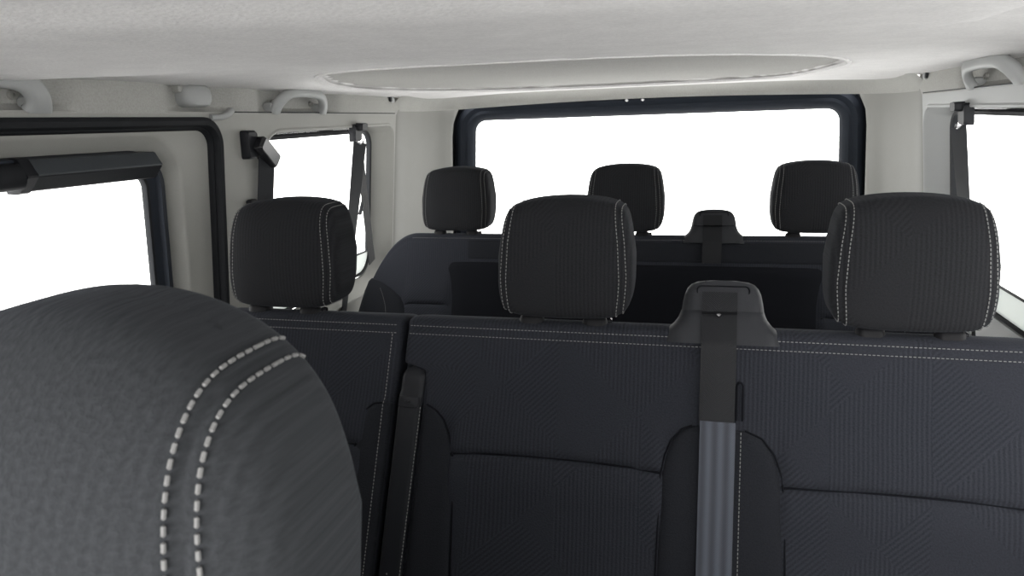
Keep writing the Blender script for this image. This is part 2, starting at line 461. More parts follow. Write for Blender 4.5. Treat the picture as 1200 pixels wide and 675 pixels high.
# sliding door: rubber seal, grey inner panel that dishes in towards the black window frame
WC = [(0.20, 0.93), (1.100, 0.93), (1.085, 1.255), (0.20, 1.255)]; WR = [0.05, 0.05, 0.035, 0.05]
dr = MB()
prof = [(0.066, 0.016), (0.060, 0.016), (0.055, 0.019), (0.036, 0.044), (0.028, 0.050)]
WCo = [(0.757, 0.93), (1.120, 0.93), (1.108, 1.262), (0.757, 1.262)]; WRo = [0.04, 0.04, 0.04, 0.04]
sweep(-1, WCo, [0.03] * 4, prof, dr)
outl = [(a, b) for a, b in rpoly(DOORC, DOORR, -0.006)]; hol = rpoly(WCo, [0.03] * 4, 0.066, 8)
tri = tessellate_polygon([[Vector((a, b, 0)) for a, b in outl], [Vector((a, b, 0)) for a, b in hol]])
dr.add([side_pt(-1, a, b, 0.016) for a, b in outl + hol], [tuple(t) for t in tri])
d1 = dr.build('door_1', 'plastic'); struct(d1, 'grey inner panel of the sliding door')
mb = sweep(-1, DOORC, DOORR, [(0.003, 0.012), (0.003, -0.004), (-0.004, -0.009), (-0.012, -0.008), (-0.016, 0.0), (-0.016, 0.024)])
mb.build('door_seal', 'rubber', d1)
# thin second lip of the seal
mb = sweep(-1, DOORC, DOORR, [(-0.016, 0.014), (-0.016, 0.005), (-0.019, 0.004), (-0.022, 0.009), (-0.022, 0.024)]); mb.build('seal_lip', 'rubber', d1)
w3 = sweep(-1, WCo, WRo, [(0.032, 0.050), (0.028, 0.030), (0.014, 0.026), (0.010, 0.034), (-0.004, 0.036), (-0.012, 0.040), (-0.006, 0.049)]).build('window_3', 'frame'); struct(w3, 'sliding door window in a black frame')
pane(-1, WCo, WRo, 0.044).build('glass', 'glass', w3)
mb = sweep(-1, WCo, WRo, [(-0.004, 0.042), (-0.008, 0.034), (-0.013, 0.035), (-0.015, 0.040), (-0.013, 0.047)]); mb.build('gasket', 'rubber', w3)
# pale corner finisher where the seal meets the headliner
mb = MB(); bar(mb, [Vector((-HW + .0, 1.235, 1.349)), Vector((-HW + .004, 1.262, 1.350)), Vector((-HW + .004, 1.285, 1.355)), Vector((-HW + .003, 1.300, 1.364))], rr2(0.006, 0.008, 0.005), upv=(1, 0, 0))
struct(mb.build('trim_3', 'plastic2'), 'pale finisher at the corner of the door opening')

# right wall
WCR = [(0.20, 0.93), (1.20, 0.93), (1.20, 1.30), (0.20, 1.30)]; WRR = [0.06] * 4
QCR = [(1.30, 0.925), (1.80, 0.925), (1.80, 1.318), (1.36, 1.310)]; QRR = [0.05, 0.03, 0.02, 0.09]
QCR = [(1.350, 0.860), (2.036, 0.868), (2.036, 1.316), (1.42, 1.308)]; QRR = [0.05, 0.07, 0.05, 0.09]
def rr_reveal(mb):
    slope_ring(1, QCR, QRR, mb)
    sweep(1, WCR, WRR, [(0.012, 0.0), (0.004, 0.003), (0.0, 0.010), (-0.004, 0.045)], mb)
wr = wall_panel(1, OUTER, [rpoly(QI, QIR, 0.004), rpoly(WCR, WRR, 0.012), rpoly(FRC, FRR)], 'wall_right', 'plastic2', extra=rr_reveal); struct(wr, 'grey plastic trim of the right van side')
frosted_strip(1, side_window(1, QCR, QRR, 'window_4', 'right rear quarter window with a black rubber gasket'))
side_window(1, WCR, WRR, 'window_5', 'right middle window')
side_window(1, FRC, FRR, 'window_6', 'right front door window')

# D pillars, rear header and tailgate
PL = catmull([(0.748, 2.125), (0.742, 2.15), (0.747, 2.24), (0.742, 2.34), (0.722, 2.42), (0.695, 2.468), (0.685, 2.488), (0.690, 2.502), (0.715, 2.515), (0.760, 2.55)], 6, closed=False)
def pillar(s, name, lab):
    rows = []
    for z in lin(0.0, 1.372, 30):
        t = 0.10 * max(0, 1.36 - z)
        # the inner edge sweeps inwards at the top, round the corner of the window
        r = []
        for k, (x, y) in enumerate(PL):
            f = smooth01((k / len(PL) - 0.45) / 0.4); dz = max(0, z - 1.285); g = 0.14 - math.sqrt(0.14 ** 2 - dz * dz)
            tt = t * (1 - 0.65 * smooth01(k / len(PL)))
            r.append(Vector((s * (x + tt - g * f), y, z)))
        rows.append(r)
    o = MB().add(*grid(rows)[:2]).build(name, 'pillar', angle=60); struct(o, lab)
pillar(-1, 'trim_4', 'left rear pillar trim'); pillar(1, 'trim_5', 'right rear pillar trim')
HP = [(-0.752, 2.125), (-0.742, 2.16), (-0.742, 2.24), (-0.725, 2.36), (-0.66, 2.45), (-0.56, 2.495), (-0.3, 2.515), (0, 2.52)]
HP = HP + [(-x, y) for x, y in HP[-2::-1]]
HPC = catmull(HP, 8, closed=False)
rows = []
for x, y in HPC:
    c = 1 - (abs(x) / .75) ** 2
    zb = 1.366 + 0.020 * c
    r = []
    for k in range(9):
        t = k / 8; z = zb + (1.432 - zb) * t
        inn = 0.075 * t ** 2.2; q = Vector((x * 0.25, y - 2.0, 0)).normalized() if abs(x) < 0.7 else Vector((x * .5, y - 2.08, 0)).normalized()
        r.append(Vector((x, y, z)) - q * inn)
    rows.append([r[0] + Vector((0, 0, .0)) + (r[0] - r[1]).cross(Vector((0, 0, 0)))] + r)
for r in rows: r[0] = r[1] + Vector((0, 0.03 if abs(r[1].x) < .72 else 0.0, 0.004))
struct(MB().add(*grid(rows)[:2]).build('trim_6', 'cove', angle=60), 'rear header above the tailgate window')

# tailgate: frame around the glass, seal, lower panel
RC = [(-0.655, 0.70), (0.655, 0.70), (0.622, 1.334), (-0.622, 1.334)]; RR_ = [0.06, 0.06, 0.045, 0.045]
def rear_sweep(profile, mb=None):
    mb = mb or MB(); rows = []
    for off, y in profile:
        rows.append([Vector((a, y + 0.0, b)) for a, b in rpoly(RC, RR_, off, 8)])
    mb.add(*grid(rows, close_u=True)[:2]); return mb
w7 = rear_sweep([(0.100, 2.574), (0.074, 2.570), (0.068, 2.545), (0.060, 2.535), (0.045, 2.530), (0.030, 2.540), (0.020, 2.538), (0.004, 2.548), (-0.004, 2.565), (0.004, 2.585)]).build('window_7', 'frame'); struct(w7, 'tailgate window in a dark painted frame')
L = rpoly(RC, RR_, 0.004, 8); g = MB().add(*grid([[Vector((a, 2.566, b)) for a, b in L], [Vector((a, 2.570, b)) for a, b in L]], close_u=True, cap=True)[:2]); g.build('glass', 'glass', w7)
rear_sweep([(0.078, 2.56), (0.080, 2.530), (0.087, 2.518), (0.094, 2.520), (0.098, 2.535), (0.096, 2.57)]).build('gasket', 'rubber', w7)
mb = MB()
for x in (-0.062, -0.008): 
    rows = [[Vector((x + 0.006 * k * math.cos(a * PI / 6), 2.518 - d, 1.381 + 0.0045 * k * math.sin(a * PI / 6))) for a in range(12)] for k, d in ((1, 0), (1, .008), (.6, .011), (.05, .011))]
    mb.add(*grid(rows, close_u=True, cap=True)[:2])
mb.build('rubber_buffer', 'metal', w7)
mb = MB()
for s in (-1, 1):
    for zz in (1.30, 1.24, 1.12): pass
L = rpoly([(-.80, 0.0), (.80, 0.0), (.80, 1.39), (-.80, 1.39)], [.02] * 4); H = rpoly(RC, RR_, 0.090, 8)
tri = tessellate_polygon([[Vector((a, b, 0)) for a, b in L], [Vector((a, b, 0)) for a, b in H]])
mb = MB().add([Vector((a, 2.575, b)) for a, b in L + H], [tuple(t) for t in tri]); struct(mb.build('wall_rear', 'frame'), 'inner panel of the tailgate')

# front bulkhead low below the windscreen
mb = MB(); box(mb, (0, -1.02, 0.42), (0.84, 0.03, 0.42), 0.01); struct(mb.build('wall_front', 'black'), 'black lower dashboard panel')

# ------------------------------------------------------------------ seats
TILT = 0.27; TN = math.hypot(1, TILT)
A_UP = Vector((0, TILT / TN, 1 / TN)); NRM = Vector((0, -1 / TN, TILT / TN))
class Back:
    """a reclined seat back; local u across, s along the face (0 at the top stitch), w out of the face."""
    def __init__(b, x0, x1, y0, z0, L=0.64, T=0.095, drop=None, xmap=None, seams=None, er=(0.022, 0.022)):
        b.x0, b.x1, b.y0, b.z0, b.L, b.T = x0, x1, y0, z0, L, T
        b.drop = drop or (lambda u: 0.0); b.xmap = xmap or (lambda u, s: u); b.seams = seams or []; b.er = er
    def edge(b, u):
        e = 0
        for d, r in ((u - b.x0, b.er[0]), (b.x1 - u, b.er[1])):
            if d < r: q = 1 - max(d, 0) / r; e = max(e, r * (1 - math.sqrt(max(0, 1 - q * q))))
        return e
    def w(b, u, s):
        w = 0.0
        for z, u0, u1, bow in b.seams:
            if u0 - .01 < u < u1 + .01:
                k = (u - u0) / (u1 - u0); sz = (z - b.z0) * TN + bow * (4 * k * (1 - k))
                g = smooth01((u - u0 + .01) / .02) * smooth01((u1 + .01 - u) / .02)
                w -= g * 0.0085 * math.exp(-((s - sz) / 0.0034) ** 2)
                w += g * 0.006 * math.exp(-((s - sz - 0.03) / 0.035) ** 2) + g * 0.007 * math.exp(-((s - sz + 0.035) / 0.04) ** 2)
        w -= 0.0022 * math.exp(-((s + b.drop(u) + 0.007) / 0.0030) ** 2)
        return w
    def pt(b, u, s, w=0.0):
        p = Vector((b.xmap(u, s), b.y0, b.z0)) + A_UP * s + NRM * w
        return p
    def face(b, u, s, lift=0.0): return b.pt(u, s, b.w(u, s) - b.edge(u) + lift)
    def mesh(b, nu=150, ns=120):
        us = sorted(set(lin(b.x0, b.x1, nu) + [b.x0 + b.er[0] * k / 6 for k in range(6)] + [b.x1 - b.er[1] * k / 6 for k in range(6)]))
        rows = []; uv = []
        R = 0.034
        for u in us:
            e = b.edge(u); dr_ = b.drop(u); r = []
            def put(s, w, sv): r.append(b.pt(u, s, w)); uv.append((u, sv))
            for k in range(ns):
                s = -b.L + (b.L - dr_) * k / (ns - 1); put(s, b.w(u, s) - e, s)
            for k in range(1, 9):
                a = k / 8 * PI / 2; put(-dr_ + 0.016 * math.sin(a) - e * .6 * math.sin(a), -R + R * math.cos(a) - e * (1 - k / 8), -dr_ + .03 * k / 8)
            for k in range(0, 7):
                a = k / 6 * PI / 2; put(-dr_ + 0.016 * math.cos(a) - e * .6 * math.cos(a) - 0.02 * (k / 6), -b.T + .02 - .02 * math.sin(a) + e * (k / 6), -dr_ + .03 + .03 * k / 6)
            for k in range(1, 8): put(-dr_ - .02 - (b.L - dr_ - .02) * k / 7, -b.T + e, -dr_ - .02 - (b.L - dr_) * k / 7)
            rows.append(r)
        mb = MB(); mb.add(*grid(rows, close_u=True, cap=True)[:2], uvs=uv); return mb
    def lobe(b, zl, zr, h=0.012, s0=None, n=70, m=24):
        """smooth side bolster between two boundary curves given as (z, u) tables from the top down."""
        zt = zl[0][0]; zb = zl[-1][0]; rows = []; uv = []
        L_ = [(-z, u) for z, u in zl]; R_ = [(-z, u) for z, u in zr]
        for k in range(n):
            z = zt + (zb - zt) * (k / (n - 1)) ** 1.6; s = (z - b.z0) * TN
            a, c = interp(L_, -z), interp(R_, -z); r = []
            top = math.sqrt(min(1, k / (n - 1) * 12))
            for j in range(m + 1):
                t = j / m; u = a + (c - a) * t
                prof = (1 - abs(2 * t - 1) ** 4) ** 0.6
                p = Vector((u, b.y0, b.z0)) + A_UP * s + NRM * (-0.004 + h * top * prof); r.append(p); uv.append((u, s))
            rows.append(r)
        mb = MB(); mb.add(*grid(rows)[:2], uvs=uv); return mb
    def line(b, u0, u1, s, lift=0.001, n=80):
        return [b.face(u0 + (u1 - u0) * k / n, s - b.drop(u0 + (u1 - u0) * k / n), lift) for k in range(n + 1)]

def seam_shade_cords(root, back, lobes=()):  # near-black cords paint in the shade that the seam grooves lack
    for z, u0, u1, bow in back.seams:
        pts = []
        for k in range(61):
            f = k / 60; u = u0 + (u1 - u0) * f; sz = (z - back.z0) * TN + bow * 4 * f * (1 - f); pts.append(back.pt(u, sz, back.w(u, sz) + .0024))
        bar(MB(), pts, rr2(.0015, .0015, .0014, 3), upv=NRM).build('seam', 'insert', root)
    for tab in lobes:
        L = resample([back.pt(0, (z - back.z0) * TN, 0) * 0 + Vector((u, back.y0, back.z0)) + A_UP * ((z - back.z0) * TN) + NRM * .0014 for z, u in tab], .004)
        bar(MB(), L, rr2(.0013, .0016, .0012, 3), upv=NRM).build('seam', 'insert', root)

def sgp(v, p): return math.copysign(abs(v) ** p, v)
class Headrest:
    def __init__(h, cx, y, zb, a=0.103, H=0.176, b=0.052, lean=0.14, bulge=0.012, crown=0.014, e1=0.36, e2=0.24, seam_at=0.86):
        h.cx, h.y, h.zb, h.a, h.H, h.b = cx, y, zb, a, H, b; h.lean, h.bulge, h.crown, h.e1, h.e2, h.seam_at = lean, bulge, crown, e1, e2, seam_at
    def pt(h, th, ph, lift=0.0, groove=True):
        c = sgp(math.cos(ph), h.e2); zz = sgp(math.sin(ph), h.e2)
        x = (h.a + lift) * c * sgp(math.cos(th), h.e1); y = (h.b + lift) * c * sgp(math.sin(th), h.e1)
        if groove:
            if y < 0:
                g = math.exp(-((abs(x) - h.xs(c)) / 0.0022) ** 2) * 0.0013; x *= 1 - g / h.a; y *= 1 - g / h.b
        z = (h.H / 2 + lift) * zz
        w = 1 + 0.055 * math.cos(zz * 2.2 + 0.5) - 0.055               # a touch narrower at the top
        x *= w
        fx = 1 - min(1, (x / h.a) ** 2)
        if y < 0: y -= h.bulge * fx * (1 - zz * zz) * (-y / h.b)
        else: y *= 0.75 + 0.25 * (1 - abs(zz))
        if zz > 0: z -= h.crown * (x / h.a) ** 2 * zz; y += 0.010 * zz ** 3 * (1 if y < 0 else 0)
        else: z += 0.004 * (x / h.a) ** 2 * -zz
        y += h.lean * z
        return Vector((h.cx + x, h.y + y, h.zb + h.H / 2 + z))
    def xs(h, c): return h.a * h.seam_at         # the seam runs down the front corner
    def mesh(h, nt=120, nphi=64):
        rows = []; uv = []
        for i in range(nphi + 1):
            ph = -PI / 2 + PI * i / nphi; ph = max(-PI / 2 + 1e-4, min(PI / 2 - 1e-4, ph)); r = []
            for j in range(nt):
                p = h.pt(2 * PI * j / nt, ph); r.append(p); uv.append((p.x - h.cx + .01, p.z))
            rows.append(r)
        mb = MB(); mb.add(*grid(rows, close_u=True, cap=True)[:2], uvs=uv); return mb
    def seam(h, side, dx, lo=-1.25, lift=0.0009):
        x = h.xs(1) + dx; phm = math.acos((x / h.a) ** (1 / h.e2)) - 1e-5; out = []
        for k in range(241):
            f = k / 240; ph = lo + (phm - lo) * (1 - (1 - f) ** 3); c = sgp(math.cos(ph), h.e2)
            q = min(1.0, x / (h.a * c)); a = math.acos(q ** (1 / h.e1))
            out.append(h.pt(-a if side > 0 else -(PI - a), ph, lift))
        for k in range(1, 30):
            ph = phm - 0.30 * (k / 29) ** 2.5; c = sgp(math.cos(ph), h.e2); a = math.acos(min(1.0, x / (h.a * c)) ** (1 / h.e1))
            out.append(h.pt(a if side > 0 else PI - a, ph, lift))
        return out

def add_headrest(root, back, cx, y, zb, st=(0.0008, 0.0042, 0.0056), posts=True, cloth='headcloth', **k):
    h = Headrest(cx, y, zb, **k)
    o = h.mesh(180, 90).build('headrest', cloth, root, angle=60)
    for sd in (-1, 1):
        for dx in (-0.0050, 0.0045): stitches(MB(), h.seam(sd, dx), *st).build('headrest_stitching', 'thread', o)
    for sx in (-1, 1):
        px = cx + sx * 0.048; base = back.pt(px, 0.014, -0.035)
        mb = MB(); rows = []
        top = Vector((px, y + 0.008, zb + 0.03))
        bar(mb, [base - A_UP * .03, base + A_UP * .006, top], rr2(.0055, .0055, .0054, 4), upv=(0, 1, 0)); mb.build('post', 'gloss', o)
        mb = MB()
        for (f, hgt) in ((1, 0),): pass
        rows = []
        for t, r in ((-.006, 1.0), (.003, 1.0), (.007, .93), (.0095, .75), (.0100, .3)):
            c = back.pt(px, 0.0135 + t, -0.0195); rows.append([c + Vector((a, 0, 0)) + NRM * bb for a, bb in rr2(.0185 * r, .0125 * r, .0115 * r, 6)])
        mb.add(*grid(rows, close_u=True, cap=True)[:2]); sl = mb.build('post_sleeve', 'sleeve', root)
        if sx > 0:
            mb = MB(); c = back.pt(px + 0.019, 0.018, -0.028)
            box(mb, c, (.005, .006, .004), .002); mb.build('release_button', 'gloss', sl)
    return o

def belt_tower(root, back, uc, fine=True):
    """moulded belt outlet on top of the bench with a letterbox slot, belt and anchor rivet."""
    def prof(s): return None
    tab_lo = [(-.008, .081), (.000, .0805), (.008, .078), (.014, .0725), (.020, .0660), (.027, .0610), (.034, .0580), (.038, .0570)]
    tab_hi = [(.038, .0560), (.050, .0545), (.062, .0520), (.070, .0485), (.076, .043), (.0795, .034), (.081, .020)]
    def shell(tab, name, m, d0, d1, grow):
        rows = []
        ss = lin(tab[0][0], tab[-1][0], 26)
        for i, s in enumerate(ss):
            hw = interp(tab, s); f = i / (len(ss) - 1); dep = d0 + (d1 - d0) * f
            c = back.pt(uc, s, -0.030 + 0.006 * (1 - f))
            rows.append([c + Vector((a * 1, 0, 0)) + NRM * (bb + grow) for a, bb in rr2(hw, dep / 2, dep * .42, 7)])
        return MB().add(*grid(rows, close_u=True, cap=True)[:2]).build(name, m, root, angle=50)
    lo = shell(tab_lo, 'belt_tower_skirt', 'tower', .075, .054, 0.0)
    hi = shell(tab_hi, 'belt_tower_cap', 'tower', .058, .040, 0.002)
    def fw(s):                                                      # front face of the tower
        if s < .038: f = (s + .008) / .046; return -.030 + .006 * (1 - f) + (.075 - .021 * f) / 2
        f = (s - .038) / .043; return -.028 + .006 * (1 - f) + (.058 - .018 * f) / 2
    mb = MB(); rows = []
    for w, k in ((-.006, 1), (.0012, 1.0), (.002, .9), (.0005, .80), (-.004, .78)):
        c = back.pt(uc, 0.0665, fw(.0665) - .0005 + w); rows.append([c + Vector((a, 0, 0)) + A_UP * bb for a, bb in rr2(.036 * (1 - (1 - k) * .25), .0068 * k, .0060 * k, 6)])
    mb.add(*grid(rows, close_u=True, cap=True)[:2]); slot = mb.build('belt_slot', 'insert', hi)
    return fw

def cushion_and_base(root, x0, x1, yf, yb, ztop=0.44, bolt=True):
    cx, hw = (x0 + x1) / 2, (x1 - x0) / 2; rows = []
    cy, hy = (yf + yb) / 2, (yb - yf) / 2
    for t in lin(-1, 1, 15):
        q = (1 - abs(t) ** 5) ** 0.25
        z = ztop - 0.075 + 0.075 * t
        rows.append([Vector((cx + a, cy + b, z + 0.03 * (-(b) / hy) * .5)) for a, b in rr2(max(hw - .045 + .045 * q, .01), max(hy - .045 + .045 * q, .01), 0.05, 6)])
    MB().add(*grid(rows, close_u=True, cap=True)[:2]).build('seat_cushion', 'fabric', root)
    mb = MB(); box(mb, (cx, cy + .02, (ztop - 0.14) / 2), (hw - 0.06, hy - 0.08, (ztop - 0.14) / 2), 0.012); mb.build('seat_base', 'black', root)

def top_stitches(root, back, u0, u1, obj_parent, st=(0.00075, 0.0040, 0.0054)):
    for s, lift in ((-0.001, 0.0008), (-0.0135, 0.0009)):
        stitches(MB(), back.line(u0, u1, s, lift), *st).build('seam_stitching', 'thread', obj_parent)

def shoulder(u, a, r=0.16, d=0.2): q = (abs(u) - a) / r; return d * q ** 2.2 if q > 0 else 0.0

Y2, Z2 = 0.985, 1.018
# ---- row two, single seat at photo left
r1 = empty('single_seat', (-0.47, 0.80, 0.0), 'narrow black cloth seat beside the sliding door, left of the wide middle bench', 'seat')
sh1 = lambda u, s: u + 0.085 * min(0, s + .0) * smooth01((u + 0.70) / 0.3)
B1 = Back(-0.70, -0.252, Y2, Z2, drop=lambda u: shoulder(u, .56, .17, .16), xmap=sh1, seams=[(0.832, -0.64, -0.29, 0.004)], er=(0.03, 0.014))
bo = B1.mesh(110, 120).build('backrest', 'fabric', r1, angle=60)
top_stitches(r1, B1, -0.66, -0.258, bo)
lb = B1.lobe([(.899, -.278), (.897, -.293), (.888, -.306), (.865, -.317), (.82, -.326), (.77, -.330), (.60, -.334), (.45, -.334)], [(.899, -.2645), (.865, -.2665), (.77, -.2755), (.60, -.2905), (.45, -.304)], 0.010).build('side_bolster', 'plain', r1)
mb = MB(); stitches(mb, [B1.face(-.2660, s, .0012) for s in lin(-.015, -.115, 40)] + [B1.pt(-.2660, s, .0062) for s in lin(-.125, -.50, 120)]); mb.build('seam_stitching', 'thread', lb)
seam_shade_cords(r1, B1, [[(.899, -.278), (.897, -.293), (.888, -.306), (.865, -.317), (.82, -.326), (.77, -.330), (.60, -.334)]])
add_headrest(r1, B1, -0.472, 1.052, 1.033)
cushion_and_base(r1, -0.70, -0.27, 0.36, 0.86)

# ---- row two, double bench
r2 = empty('double_bench_seat', (0.22, 0.80, 0.0), 'wide black cloth bench with two headrests and a belt tower in the middle row', 'seat')
def sh2(u, s):
    k = 1 - smooth01((u + 0.245) / 0.30)
    notch = 0.036 * smooth01((-s - 0.058) / 0.012) * (1 - smooth01((u + .245) / .12))
    return u + k * 0.085 * min(0, s) + notch
B2 = Back(-0.245, 0.70, Y2, Z2, drop=lambda u: shoulder(u, .60, .17, .16) if u > 0 else 0, xmap=sh2, seams=[(0.831, -0.158, 0.150, 0.007), (0.826, 0.312, 0.64, 0.004)], er=(0.014, 0.03))
bo = B2.mesh(230, 130).build('backrest', 'fabric', r2, angle=60)
top_stitches(r2, B2, -0.238, 0.66, bo)
lobes = [
    ([(.901, -.2115), (.88, -.2135), (.80, -.2205), (.65, -.2335), (.45, -.250)], [(.901, -.205), (.893, -.189), (.88, -.176), (.86, -.167), (.83, -.1605), (.78, -.158), (.65, -.157), (.45, -.157)]),
    ([(.899, .192), (.893, .178), (.876, .163), (.855, .155), (.83, .150), (.69, .147), (.45, .147)], [(.899, .2215), (.45, .2215)]),
    ([(.897, .2285), (.45, .2285)], [(.897, .262), (.888, .285), (.868, .301), (.84, .311), (.80, .3155), (.71, .318), (.45, .318)]),
]
for i, (a, c) in enumerate(lobes):
    lb = B2.lobe(a, c, 0.011).build('side_bolster', 'plain', r2)
    mb = MB()
    if i == 0: stitches(mb, [B2.pt(0, s, .0078) + Vector((-.2055 + .085 * s + .004, 0, 0)) for s in lin(-.125, -.55, 120)])
    if i == 2: stitches(mb, [B2.pt(0.2565, s, .0082) for s in lin(-.127, -.55, 120)])
    if mb.v: mb.build('seam_stitching', 'thread', lb)
seam_shade_cords(r2, B2, [lobes[0][1], lobes[1][0], lobes[2][1]])
add_headrest(r2, B2, 0.0, 1.052, 1.033)
add_headrest(r2, B2, 0.468, 1.052, 1.033)
# folded armrest in the gap between the two seats
mb = MB(); rows = []; uv = []
for k, s in enumerate(lin(-0.455, -0.062, 60)):
    t = (s + 0.062); hw = 0.0195
    q = min(1, -t / 0.018); hw *= math.sqrt(max(0.02, 1 - (1 - q) ** 2)); qb = min(1, (s + .455) / .03); hw *= math.sqrt(max(0.02, 1 - (1 - qb) ** 2))
    x = -0.2225 + 0.085 * s
    lift = 0.0 if s > -0.108 else 0.004
    rows.append([Vector((x, Y2, Z2)) + A_UP * s + NRM * (b_ - 0.026 + lift) + Vector((a, 0, 0)) for a, b_ in rr2(hw, 0.030 * (0.6 + 0.4 * math.sqrt(min(q, qb))), 0.009, 5)])
mb.add(*grid(rows, close_u=True, cap=True)[:2]); arm = mb.build('armrest', 'black', r2, angle=35)
mb = MB(); rows = []
for w, k in ((-.004, 1), (.0015, 1), (.0025, .93)):
    rows.append([Vector((-0.2225 + .085 * (-.118), Y2, Z2)) + A_UP * (-.1185 + bb) + NRM * (0.0078 + w) + Vector((a + bb * .085, 0, 0)) for a, bb in rr2(.0165 * k, .0085 * k, .002)])
mb.add(*grid(rows, close_u=True, cap=True)[:2]); tabo = mb.build('release_tab', 'black', arm)
mb = MB()
for dx in (-.005, 0, .005): box(mb, Vector((-0.2225 + .085 * (-.118) + dx, Y2, Z2)) + A_UP * (-.1185) + NRM * 0.0104, (.0013, .001, .0016), .0005)
mb.build('raised_mark', 'tower', tabo)
mb = MB(); box(mb, Vector((-0.2225 + .085 * (-.36) - .005, Y2, Z2)) + A_UP * (-.385) + NRM * 0.0082, (.0012, .001, .0012), .0005); mb.build('screw_cap', 'thread', arm)

def belt_down(root, back, uc, fw, s_end, split, w0=0.047):
    def wv(s):
        if s > -0.008: return fw(s) + .0016
        return 0.0122 + (fw(-.008) + .0016 - .0122) * smooth01((s + .045) / .037)
    up = [s for s in lin(0.064, split, 50)]; lo = [s for s in lin(split + .004, s_end, 60)]
    sb = ribbon(MB(), [back.pt(uc, s, wv(s)) for s in up], w0, (1, 0, 0), .0022).build('seat_belt', 'web', root)
    if s_end < split: ribbon(MB(), [back.pt(uc + .0015, s, wv(s) + .0022) for s in lo], w0 * 1.0, (1, 0, 0)).build('belt_webbing', 'web2', sb)
    return sb, wv
fw2 = belt_tower(r2, B2, 0.2285)
sb, wv = belt_down(r2, B2, 0.2240, fw2, -0.60, -0.118)
mb = MB(); c = B2.pt(0.2235, 0.033, wv(.033) + .001)
rows = [[c + NRM * d + Vector((r_ * math.cos(a * PI / 8), 0, 0)) + A_UP * r_ * math.sin(a * PI / 8) for a in range(16)] for r_, d in ((.0038, 0), (.0038, .0018), (.003, .0027), (.0022, .0020), (.0002, .0022))]
mb.add(*grid(rows, close_u=True, cap=True)[:2]); mb.build('belt_rivet', 'gloss', sb)
# slim loop beside the belt that keeps the tongue
mb = MB(); pth = [(0.2500, -.112), (0.2500, -.064), (0.2525, -.060), (0.2555, -.060), (0.2580, -.064), (0.2580, -.112)]
bar(mb, [B2.pt(u, s, .0045) for u, s in pth], rr2(.0014, .0022, .0009, 3), upv=NRM); mb.build('tongue_keeper', 'insert', r2)
cushion_and_base(r2, -0.26, 0.70, 0.36, 0.86)

# ---- row three, one wide bench
r3 = empty('rear_bench_seat', (0.0, 1.67, 0.0), 'full width black cloth bench at the back, below the tailgate window', 'seat')
Y3, Z3 = 1.862, 1.010
dp3 = lambda u: shoulder(u, .59, .16, .2)
B3 = Back(-0.77, 0.77, Y3, Z3, drop=dp3, seams=[(0.826, -0.615, -0.485, 0.003), (0.826, 0.485, 0.615, 0.003)], er=(0.03, 0.03))
bo = B3.mesh(200, 100).build('backrest', 'fabric', r3, angle=60)
mb = MB(); stitches(mb, B3.line(-0.60, 0.60, -0.001, .0007), .0006, .004, .0056); mb.build('seam_stitching', 'thread', bo)
# flat black panel across the middle of the back, with curved ends
def bpan(s, t):
    z = Z3 + s / TN
    l = interp([(-.30, -.484), (-.16, -.484), (-.11, -.492), (-.085, -.499), (-.07, -.4975), (-.062, -.487)], s)
    return l + (-2 * l) * t
rows = []
for i, s in enumerate(lin(-.55, -.062, 60)):
    r = []
    for j in range(41):
        t = j / 40; q = (1 - abs(2 * t - 1) ** 24) ** .5; tp = math.sqrt(min(1, (59 - i) / 3)); r.append(B3.pt(bpan(s, t), s, -.004 + .012 * q * tp))
    rows.append(r)
MB().add(*grid(rows)[:2]).build('backrest_insert', 'insert', r3)
# plain cloth band above the panel
rows = []; uv = []
for i, s in enumerate(lin(-.060, -.006, 16)):
    r = []
    for j in range(81):
        t = j / 80; u = -.44 + 1.04 * t; q = (1 - abs(2 * t - 1) ** 30) ** .5; k = i / 15; qq = (1 - abs(2 * k - 1) ** 6) ** .5
        r.append(B3.pt(u, s, -.002 + .005 * q * qq)); uv.append((u, s))
    rows.append(r)
MB().add(*grid(rows)[:2], uvs=uv).build('backrest_band', 'plain', r3)
for sg in (-1, 1):
    a = [(.895, -.722), (.885, -.733), (.86, -.745), (.82, -.757), (.78, -.768), (.60, -.769)]
    c = [(.895, -.715), (.885, -.690), (.87, -.662), (.845, -.628), (.81, -.609), (.78, -.602), (.60, -.600)]
    if sg > 0: a, c = [(z, -u) for z, u in c], [(z, -u) for z, u in a]
    lb = B3.lobe(a, c, .014).build('side_bolster', 'plain', r3)
    mb = MB(); stitches(mb, [B3.pt(sg * u, (z - Z3) * TN, .0105) for z, u in ((.868, -.690), (.85, -.682), (.82, -.672), (.78, -.668), (.70, -.668))], .0006); mb.build('seam_stitching', 'thread', lb)
seam_shade_cords(r3, B3)
for cx in (-0.475, -0.002, 0.467): add_headrest(r3, B3, cx, 1.925, 1.027, st=(.0007, .004, .0056))
fw3 = belt_tower(r3, B3, 0.2270)
belt_down(r3, B3, 0.2235, fw3, -0.06, -0.060)
cushion_and_base(r3, -0.72, 0.72, 1.24, 1.74)

